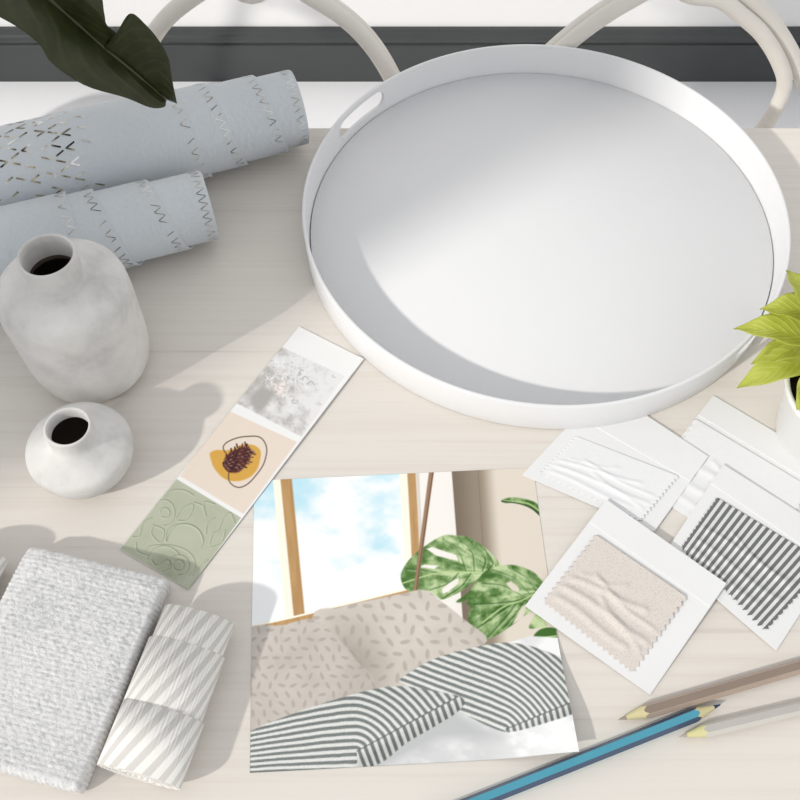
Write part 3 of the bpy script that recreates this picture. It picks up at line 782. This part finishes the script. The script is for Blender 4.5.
# ------------------------------------------------------------------ fabric swatch cards
def dotted():
    n = NT('dotted_beige_fabric'); uv = n.n('ShaderNodeUVMap')
    vo = n.n('ShaderNodeTexVoronoi'); vo.inputs['Scale'].default_value = 480; vo.inputs['Randomness'].default_value = 0.5; n.l(uv.outputs[0], vo.inputs['Vector'])
    col = n.ramp(vo.outputs['Distance'], [(0.12, lin((198, 189, 182))), (0.40, lin((217, 209, 202)))])
    n.bump(n.noise(uv.outputs[0], 900, 2), 0.3, 0.0005)
    return n.set(col, 0.85, 0.1)
M_dot = dotted()
M_whitefab = plain('white_cotton', (233, 233, 234), 0.85, 0.1, var=0.01, vscale=200, bump=0.2)
M_strfab = stripe_fab('grey_ticking_stripe', (1, 0), 0.0060, (112, 114, 114), (218, 218, 216), 0.52)
def swatch(label, cor, zz, fab, mat, wr, seed, teeth=(13, 17), head=0.22, amp=0.0028, zf=0.0007):
    """cor: TL TR BR BL photo points of the card; fab the same for the fabric"""
    c = [np.array(P(px, py, z)) for (px, py), z in zip(cor, zz)]
    ctr = Vector(sum(c) / 4)
    t = thing('fabric_swatch_card', label, 'fabric swatch card', (ctr.x, ctr.y, TZ), 'fabric swatch cards')
    def bil(u, v): return (1 - u) * (1 - v) * c[0] + u * (1 - v) * c[1] + u * v * c[2] + (1 - u) * v * c[3]
    def sheet(name, u0, u1, v0, v1, zb, zt, n=14, m=12):
        V_ = []
        for lay in (zt, zb):
            for i in range(n):
                for j in range(m):
                    u = u0 + (u1 - u0) * i / (n - 1); v = v0 + (v1 - v0) * j / (m - 1); V_.append(bil(u, v) + np.array((0, 0, lay)))
        N = n * m; F_ = grid_faces(n, m) + [tuple(reversed(f)) for f in grid_faces(n, m, N)]
        loop = [i * m for i in range(n)] + [(n - 1) * m + j for j in range(1, m)] + [i * m + m - 1 for i in range(n - 2, -1, -1)] + [j for j in range(m - 2, 0, -1)]
        for a in range(len(loop)):
            b = (a + 1) % len(loop); F_.append((loop[b], loop[a], loop[a] + N, loop[b] + N))
        return fix_normals(obj(name, V_, F_, M_card, t, False))
    sheet('card', 0, 1, 0, 1, 0, 0.0006)
    sheet('header_flap', 0, 1, 0, head, 0.0006, 0.0012)
    # fabric with pinked edges and creases
    fq = [np.array(P(px, py, z)) for (px, py), z in zip(fab, zz)]
    ta, tb_ = teeth; n, m = tb_ * 6 + 1, ta * 6 + 1
    W_ = np.linalg.norm(fq[1] - fq[0]); H_ = np.linalg.norm(fq[3] - fq[0])
    tri = lambda x: np.abs((x % 1) - 0.5) * 2
    rs = np.random.default_rng(seed)
    u, v = np.meshgrid(np.linspace(0, 1, n), np.linspace(0, 1, m), indexing='ij')
    zl = amp / W_ * tri(v * ta); zr = amp / W_ * tri(v * ta); zb = amp / H_ * tri(u * tb_)
    e_ = 0.07; uu = u + zl * np.clip(1 - u / e_, 0, 1) - zr * np.clip(1 - (1 - u) / e_, 0, 1); vv = v - zb * np.clip(1 - (1 - v) / e_, 0, 1)
    p = ((1 - uu) * (1 - vv))[..., None] * fq[0] + (uu * (1 - vv))[..., None] * fq[1] + (uu * vv)[..., None] * fq[2] + ((1 - uu) * vv)[..., None] * fq[3]
    dz = np.zeros(u.shape)
    for (u0, v0, u1, v1, h, wd) in wr:
        ex, ey = u1 - u0, v1 - v0; s = ((u - u0) * ex + (v - v0) * ey) / (ex * ex + ey * ey)
        sc = np.clip(s, 0, 1); bend = 0.03 * np.sin(s * 5 + u0 * 9)
        d = np.hypot(u - u0 - sc * ex, v - v0 - sc * ey + bend)
        dz += 0.6 * h * np.exp(-(d / wd) ** 2)
    ed = np.minimum(np.minimum(u, 1 - u), np.minimum(v, 1 - v)); dz *= sstep(0, 0.12, ed)
    pt = p.copy(); pt[..., 2] += 0.00065 + 0.00065 + dz; pb = p.copy(); pb[..., 2] += 0.00065
    V_ = np.concatenate([pt.reshape(-1, 3), pb.reshape(-1, 3)]); N = n * m
    F_ = grid_faces(n, m) + [tuple(reversed(f)) for f in grid_faces(n, m, N)]
    loop = [i * m for i in range(n)] + [(n - 1) * m + j for j in range(1, m)] + [i * m + m - 1 for i in range(n - 2, -1, -1)] + [j for j in range(m - 2, 0, -1)]
    for a in range(len(loop)):
        b = (a + 1) % len(loop); F_.append((loop[b], loop[a], loop[a] + N, loop[b] + N))
    uvs = np.stack([(uu * W_).ravel(), (vv * H_).ravel()], 1); uvs = np.concatenate([uvs, uvs])
    fo = fix_normals(obj('fabric', V_, F_, mat, t, True, uv=uvs))
    return t, fo
WR = [(0.05, 0.62, 0.75, 0.36, 0.0030, 0.035), (0.02, 0.74, 0.95, 0.62, 0.0032, 0.04), (0.25, 0.42, 0.95, 0.52, 0.0022, 0.03), (0.05, 0.88, 0.8, 0.80, 0.0026, 0.04), (0.4, 0.55, 0.98, 0.82, 0.0024, 0.035), (0.15, 0.50, 0.5, 0.30, 0.0016, 0.03)]
WRB = [(0.05, 0.55, 0.9, 0.38, 0.0018, 0.04), (0.1, 0.75, 0.95, 0.62, 0.0018, 0.04), (0.3, 0.35, 0.95, 0.5, 0.0014, 0.03), (0.1, 0.9, 0.8, 0.82, 0.0014, 0.04)]
swatch('white cotton swatch card at the back right, lying under the striped swatch card', [(713, 396), (836, 469), (764, 566), (641, 488)], [0.0003] * 4,
       [(694, 418), (814, 490), (758, 562), (648, 494)], M_whitefab, WRB, 1)
swatch('white creased cotton swatch card half tucked under the tray', [(604, 388), (708, 457), (654, 532), (522, 475)], [0.0001, 0.0022, 0.0022, 0.0004],
       [(575, 436), (680, 477), (640, 524), (538, 474)], M_whitefab, [(a, b, c, d, h * 0.5, wd) for a, b, c, d, h, wd in WR], 2, head=0.34, zf=0.0)
swatch('swatch card with grey and white striped ticking fabric', [(723, 465), (846, 543), (776, 651), (664, 554)], [0.0032, 0.0015, 0.0010, 0.0026],
       [(715.5, 497), (828, 565), (765, 634), (679, 548)], M_strfab, [(a, b, c, d, h * 1.5, wd) for a, b, c, d, h, wd in WRB], 3)
swatch('swatch card with creased dotted beige fabric, topmost and nearest the pencils', [(606, 500), (726, 584), (650, 695), (525, 606)], [0.0058, 0.0058, 0.0006, 0.0030],
       [(595, 534), (688, 598), (633, 676), (541, 602)], M_dot, WR, 4, teeth=(13, 17))

# ------------------------------------------------------------------ pencils
def pencil(label, tip, end, r, cols, cone, lead, rot=0.0):
    a, b = P(*tip, r * 0.9), P(*end, r * 0.9)
    ax = (b - a).normalized(); ax.z = 0; ax.normalize(); a.z = b.z = TZ + r * math.cos(math.pi / 6) + 0.0001
    L = (b - a).length; up = Vector((0, 0, 1)); sd_ = ax.cross(up).normalized()
    t = thing('colour_pencil', label, 'pencil', (a + ax * L / 2) - Vector((0, 0, r * 0.866)), 'colour pencils')
    hexa = lambda ph: (math.cos(ph), math.sin(ph))
    # cone geometry: hex barrel meets the sharpened cone in scallops
    Lc = r * 4.4; n = 48
    def hexr(ph):
        k = (ph) % (math.pi / 3) - math.pi / 6; return r * math.cos(math.pi / 6) / math.cos(k)
    def pt(x, ph, rad): return a + ax * x + (sd_ * math.cos(ph + math.pi / 3 * 0) + up * math.sin(ph)) * rad
    V_ = []; F_ = []; fi = []
    for i in range(n):
        ph = 2 * math.pi * i / n; h = hexr(ph)
        V_ += [pt(Lc * h / r, ph, h), pt(L, ph, h), ]
    for i in range(n):
        j = (i + 1) % n; F_.append((2 * i, 2 * j, 2 * j + 1, 2 * i + 1)); fi.append(int(i / (n / 6)) % 2 if len(cols) > 1 else 0)
    F_.append(tuple(2 * i + 1 for i in range(n))); fi.append(0)
    obj('barrel', V_, F_, None, t, False, cols, fi)
    V_ = []; F_ = []
    for i in range(n):
        ph = 2 * math.pi * i / n; h = hexr(ph); V_ += [pt(Lc * h / r, ph, h), pt(Lc * 0.30, ph, r * 0.30)]
    for i in range(n):
        j = (i + 1) % n; F_.append((2 * j, 2 * i, 2 * i + 1, 2 * j + 1))
    fix_normals(obj('sharpened_wood', V_, F_, cone, t, True))
    V_ = [pt(Lc * 0.30, 2 * math.pi * i / n, r * 0.30) for i in range(n)] + [pt(Lc * 0.05, 2 * math.pi * i / n, r * 0.05) for i in range(n)]
    F_ = [(i, (i + 1) % n, n + (i + 1) % n, n + i) for i in range(n)] + [tuple(range(n, 2 * n))]
    fix_normals(obj('lead', V_, F_, lead, t, True))
    return t
M_cone = plain('pencil_cedar', (208, 198, 154), 0.7, 0.2)
pencil('teal blue pencil with dark edges pointing up right along the table front', (722, 704), (430, 820), 0.0056,
       [plain('navy_enamel', (66, 84, 110), 0.35, 0.5), plain('teal_enamel', (74, 152, 174), 0.35, 0.5)], M_cone, plain('navy_lead', (48, 66, 100), 0.5))
pencil('taupe brown pencil lying above the blue pencil tip, pointing left', (617, 720), (850, 652), 0.0058,
       [plain('light_taupe_enamel', (178, 160, 146), 0.4, 0.4), plain('taupe_enamel', (140, 124, 112), 0.4, 0.4)], M_cone, plain('taupe_lead', (150, 138, 124), 0.5))
pencil('pale grey pencil at the right edge below the brown pencil', (678, 737), (850, 696), 0.0054,
       [plain('pale_grey_enamel', (206, 202, 195), 0.4, 0.4), plain('grey_enamel', (186, 182, 176), 0.4, 0.4)], plain('pencil_limewood', (210, 204, 152), 0.7, 0.2), plain('pale_lead', (170, 160, 145), 0.5))

# ------------------------------------------------------------------ plants
def leaf_mat(name, dark, light, rough, vein, trans=0.0):
    n = NT(name); uv = n.n('ShaderNodeUVMap'); sp = n.n('ShaderNodeSeparateXYZ'); n.l(uv.outputs[0], sp.inputs[0])
    ax_ = n.math('ABSOLUTE', sp.outputs[1])
    f = n.noise(n.coords(), 40, 4)
    q = n.math('SUBTRACT', n.math('MULTIPLY', sp.outputs[0], 26), n.math('MULTIPLY', ax_, 9))
    q = n.math('ADD', q, n.math('MULTIPLY', f, 1.2))
    vn = n.math('POWER', n.math('ABSOLUTE', n.math('SINE', q)), 6)
    col = n.ramp(n.math('ADD', n.math('MULTIPLY', f, 0.7), n.math('MULTIPLY', vn, vein)), [(0.25, lin(dark)), (0.75, lin(light))])
    n.bump(vn, 0.25, 0.0015)
    m = n.set(col, rough, 0.4)
    if trans:
        tr_ = n.n('ShaderNodeBsdfTranslucent'); n.l(col, tr_.inputs[0]); mx = n.n('ShaderNodeMixShader'); mx.inputs[0].default_value = trans
        out = n.t.nodes['Material Output']; n.l(n.b.outputs[0], mx.inputs[1]); n.l(tr_.outputs[0], mx.inputs[2]); n.l(mx.outputs[0], out.inputs[0])
    return m
M_rubber = leaf_mat('rubber_leaf', (46, 51, 24), (74, 78, 46), 0.42, 0.10, 0.10)
M_lime = leaf_mat('lime_leaf', (184, 192, 66), (222, 226, 124), 0.5, 0.12, 0.28)
M_stem = plain('brown_stem', (104, 92, 62), 0.8)
M_pot = plain('white_pot_glaze', (238, 238, 236), 0.35, 0.4, var=0.005)
M_soil = plain('potting_soil', (44, 36, 30), 0.95, 0.05, var=0.3, vscale=60, bump=0.6)

def patch(edge_a, edge_b, n=40, m=12, belly=0.0):
    """surface between two space curves; belly lifts the middle"""
    A_ = spline(edge_a, 80); B_ = spline(edge_b, 80)
    def at(c, t): x = t * (len(c) - 1); i = min(int(x), len(c) - 2); return c[i].lerp(c[i + 1], x - i)
    V_, U_ = [], []
    for i in range(n):
        t = i / (n - 1); a = at(A_, t); b = at(B_, t)
        for j in range(m):
            s = j / (m - 1); p = a.lerp(b, s); p = p + Vector((0, 0, belly * math.sin(math.pi * s) * math.sin(math.pi * min(1, t * 1.0))))
            V_.append(p); U_.append((t, s))
    return V_, grid_faces(n, m), U_
def thicken(V_, F_, U_, th=0.0007):
    N = len(V_); V2 = list(V_) + [Vector(v) - Vector((0, 0, th)) for v in V_]
    cnt = {}
    for f in F_:
        for a, b in zip(f, f[1:] + f[:1]): cnt[(a, b)] = 1
    F2 = list(F_) + [tuple(x + N for x in reversed(f)) for f in F_]
    for (a, b) in cnt:
        if (b, a) not in cnt: F2.append((b, a, a + N, b + N))
    return V2, F2, list(U_) + list(U_)
def merge(parts):
    V_, F_, U_ = [], [], []
    for v, f, u in parts:
        o_ = len(V_); V_ += list(v); F_ += [tuple(x + o_ for x in q) for q in f]; U_ += list(u)
    return V_, F_, U_
# big leaf reaching in at the top left, from a floor plant standing left of the frame
pp_ = thing('rubber_plant', 'large dark green leaf reaching in at the top left above the wallpaper rolls', 'plant', (-1.02, 1.40, 0))
lathe('pot', [(0.0005, 0.0), (0.10, 0.0), (0.112, 0.01), (0.135, 0.24), (0.142, 0.25), (0.142, 0.27), (0.132, 0.27), (0.126, 0.24), (0.0005, 0.235)], M_pot, (-1.02, 1.40, 0), pp_, 64)
def L3(q): return [P(a, b, z) for a, b, z in q]
mid = L3([(-60, -120, .29), (-15, -70, .285), (25, -28, .27), (52, 1, .255), (78, 24, .24), (104, 47, .22), (122, 62, .205), (140, 77, .19), (154, 89, .175), (166, 101, .16)])
lft = L3([(-60, -120, .29), (-60, -60, .29), (-40, -10, .285), (-8, 12, .275), (18, 27, .262), (40, 45, .25), (52, 63, .235), (85, 85, .21), (125, 97, .185), (150, 107, .168), (164, 106.5, .16), (166, 101, .16)])
upm = L3([(-60, -120, .29), (-15, -70, .285), (25, -28, .27), (52, 1, .255), (78, 24, .24), (104, 48, .22)])
upo = L3([(-60, -120, .29), (10, -110, .30), (70, -60, .30), (98, -15, .285), (104, 12, .27), (107, 25, .255), (119, 34, .235)])
lom = L3([(104, 48, .22), (122, 62, .205), (140, 77, .19), (154, 89, .175), (166, 99, .16)])
loo = L3([(116, 34, .25), (130, 13.5, .262), (146, 25, .25), (160, 42, .235), (169, 60, .215), (173, 84, .19), (177, 103, .165)])
pt_ = [thicken(*patch(mid, lft, 50, 14, 0.006)), thicken(*patch(upm, upo, 40, 12, 0.008)), thicken(*patch(lom, loo, 40, 12, 0.006))]
v_, f_, u_ = merge(pt_); fix_normals(obj('leaf', v_, f_, M_rubber, pp_, uv=u_))
V_, F_ = tube(mid, [0.004, .0036, .0032, .003, .0026, .0022, .0018, .0015, .0012, .0008], 10); 
obj('midrib', V_, F_, plain('pale_midrib', (80, 82, 54), 0.6), pp_)
base = mid[0]
V_, F_ = tube(spline([(-1.02, 1.40, 0.22), (-1.0, 1.38, 0.6), (-0.95, 1.30, 0.95), (-0.80, 1.15, 1.10), (-0.6, 1.0, 1.09), tuple(base)], 40), [0.014] * 8 + [0.012] * 10 + [0.008] * 12 + [0.005] * 11, 12)
obj('stem', V_, F_, M_stem, pp_)
def simple_leaf(b, tip, wd, sag, mat, parent, upn=Vector((0, 0, 1)), fold=0.25, n=30, m=13, back=0.35):
    b, tip = Vector(b), Vector(tip); d = tip - b; L = d.length; ax = d.normalized(); sv = ax.cross(upn).normalized(); nv = sv.cross(ax).normalized()
    V_, U_ = [], []
    for i in range(n):
        t = i / (n - 1); wv = wd * (math.sin(math.pi * t ** 0.8) ** 0.75) * (1 - 0.35 * t ** 3) + 0.0008 * (1 - t)
        c = b + d * t + nv * (sag * math.sin(math.pi * t) )
        for j in range(m):
            s = (j / (m - 1) - 0.5) * 2
            V_.append(c + sv * (wv * s * 0.5) + nv * (abs(s) ** 1.5 * wv * fold + 0.0012 * math.sin(t * 17 + s * 2) * abs(s))); U_.append((t, s))
    v2, f2, u2 = thicken(V_, grid_faces(n, m), U_, 0.0009)
    return fix_normals(obj('leaf', v2, f2, mat, parent, uv=u2))
for (b_, t_) in (((-0.98, 1.34, 0.85), (-1.08, 1.62, 1.0)), ((-0.96, 1.31, 0.93), (-0.86, 1.62, 1.02)), ((-0.99, 1.36, 0.7), (-1.12, 1.1, 0.86))):
    simple_leaf(b_, t_, 0.11, 0.03, M_rubber, pp_)

# lime leaved plant in a white pot at the right edge
pz = 0.075
pcn = P(786, 384, pz) + Vector((0.056, -0.006, 0)); pcx, pcy = pcn.x, pcn.y
lp = thing('potted_plant', 'small lime green leafy plant in a white pot right of the tray', 'plant', (pcx, pcy, TZ))
lathe('pot', [(0.0005, 0.0), (0.038, 0.0), (0.043, 0.004), (0.053, 0.066), (0.0560, 0.070), (0.0565, 0.0745), (0.0545, 0.0755), (0.0525, 0.0745), (0.0505, 0.066), (0.0495, 0.058)], M_pot, (pcx, pcy, TZ), lp, 72)
lathe('soil', [(0.0005, 0.061), (0.02, 0.0615), (0.0492, 0.0595), (0.0485, 0.055), (0.0005, 0.055)], M_soil, (pcx, pcy, TZ), lp, 48)
V_, F_ = tube([(pcx, pcy, TZ + 0.055), (pcx + 0.002, pcy, TZ + 0.10), (pcx, pcy + 0.002, TZ + 0.135)], [0.006, 0.005, 0.003], 10); obj('stem', V_, F_, M_stem, lp)
def lime(bpx, bz, tpx, tz, wd, sag=0.006, fold=0.2): simple_leaf(P(*bpx, bz), P(*tpx, tz), wd, sag, M_lime, lp, fold=fold)
lime((822, 345), 0.100, (734, 328.5), 0.092, 0.034, 0.008)
lime((826, 350), 0.088, (737, 388), 0.070, 0.034, 0.006)
lime((818, 340), 0.092, (751, 364), 0.078, 0.026, 0.004)
lime((828, 322), 0.112, (760, 309), 0.102, 0.034, 0.008)
lime((824, 330), 0.118, (786, 270), 0.118, 0.030, 0.008)
lime((818, 372), 0.090, (797, 410), 0.080, 0.022, 0.004)
for k in range(9):
    a = R(-100 + k * 27)
    b_ = Vector((pcx + 0.008 * math.cos(a), pcy + 0.008 * math.sin(a), TZ + 0.10 + 0.004 * (k % 3)))
    simple_leaf(b_, b_ + Vector((0.085 * math.cos(a), 0.085 * math.sin(a), 0.012 - 0.012 * (k % 3))), 0.034, 0.008, M_lime, lp, fold=0.2)
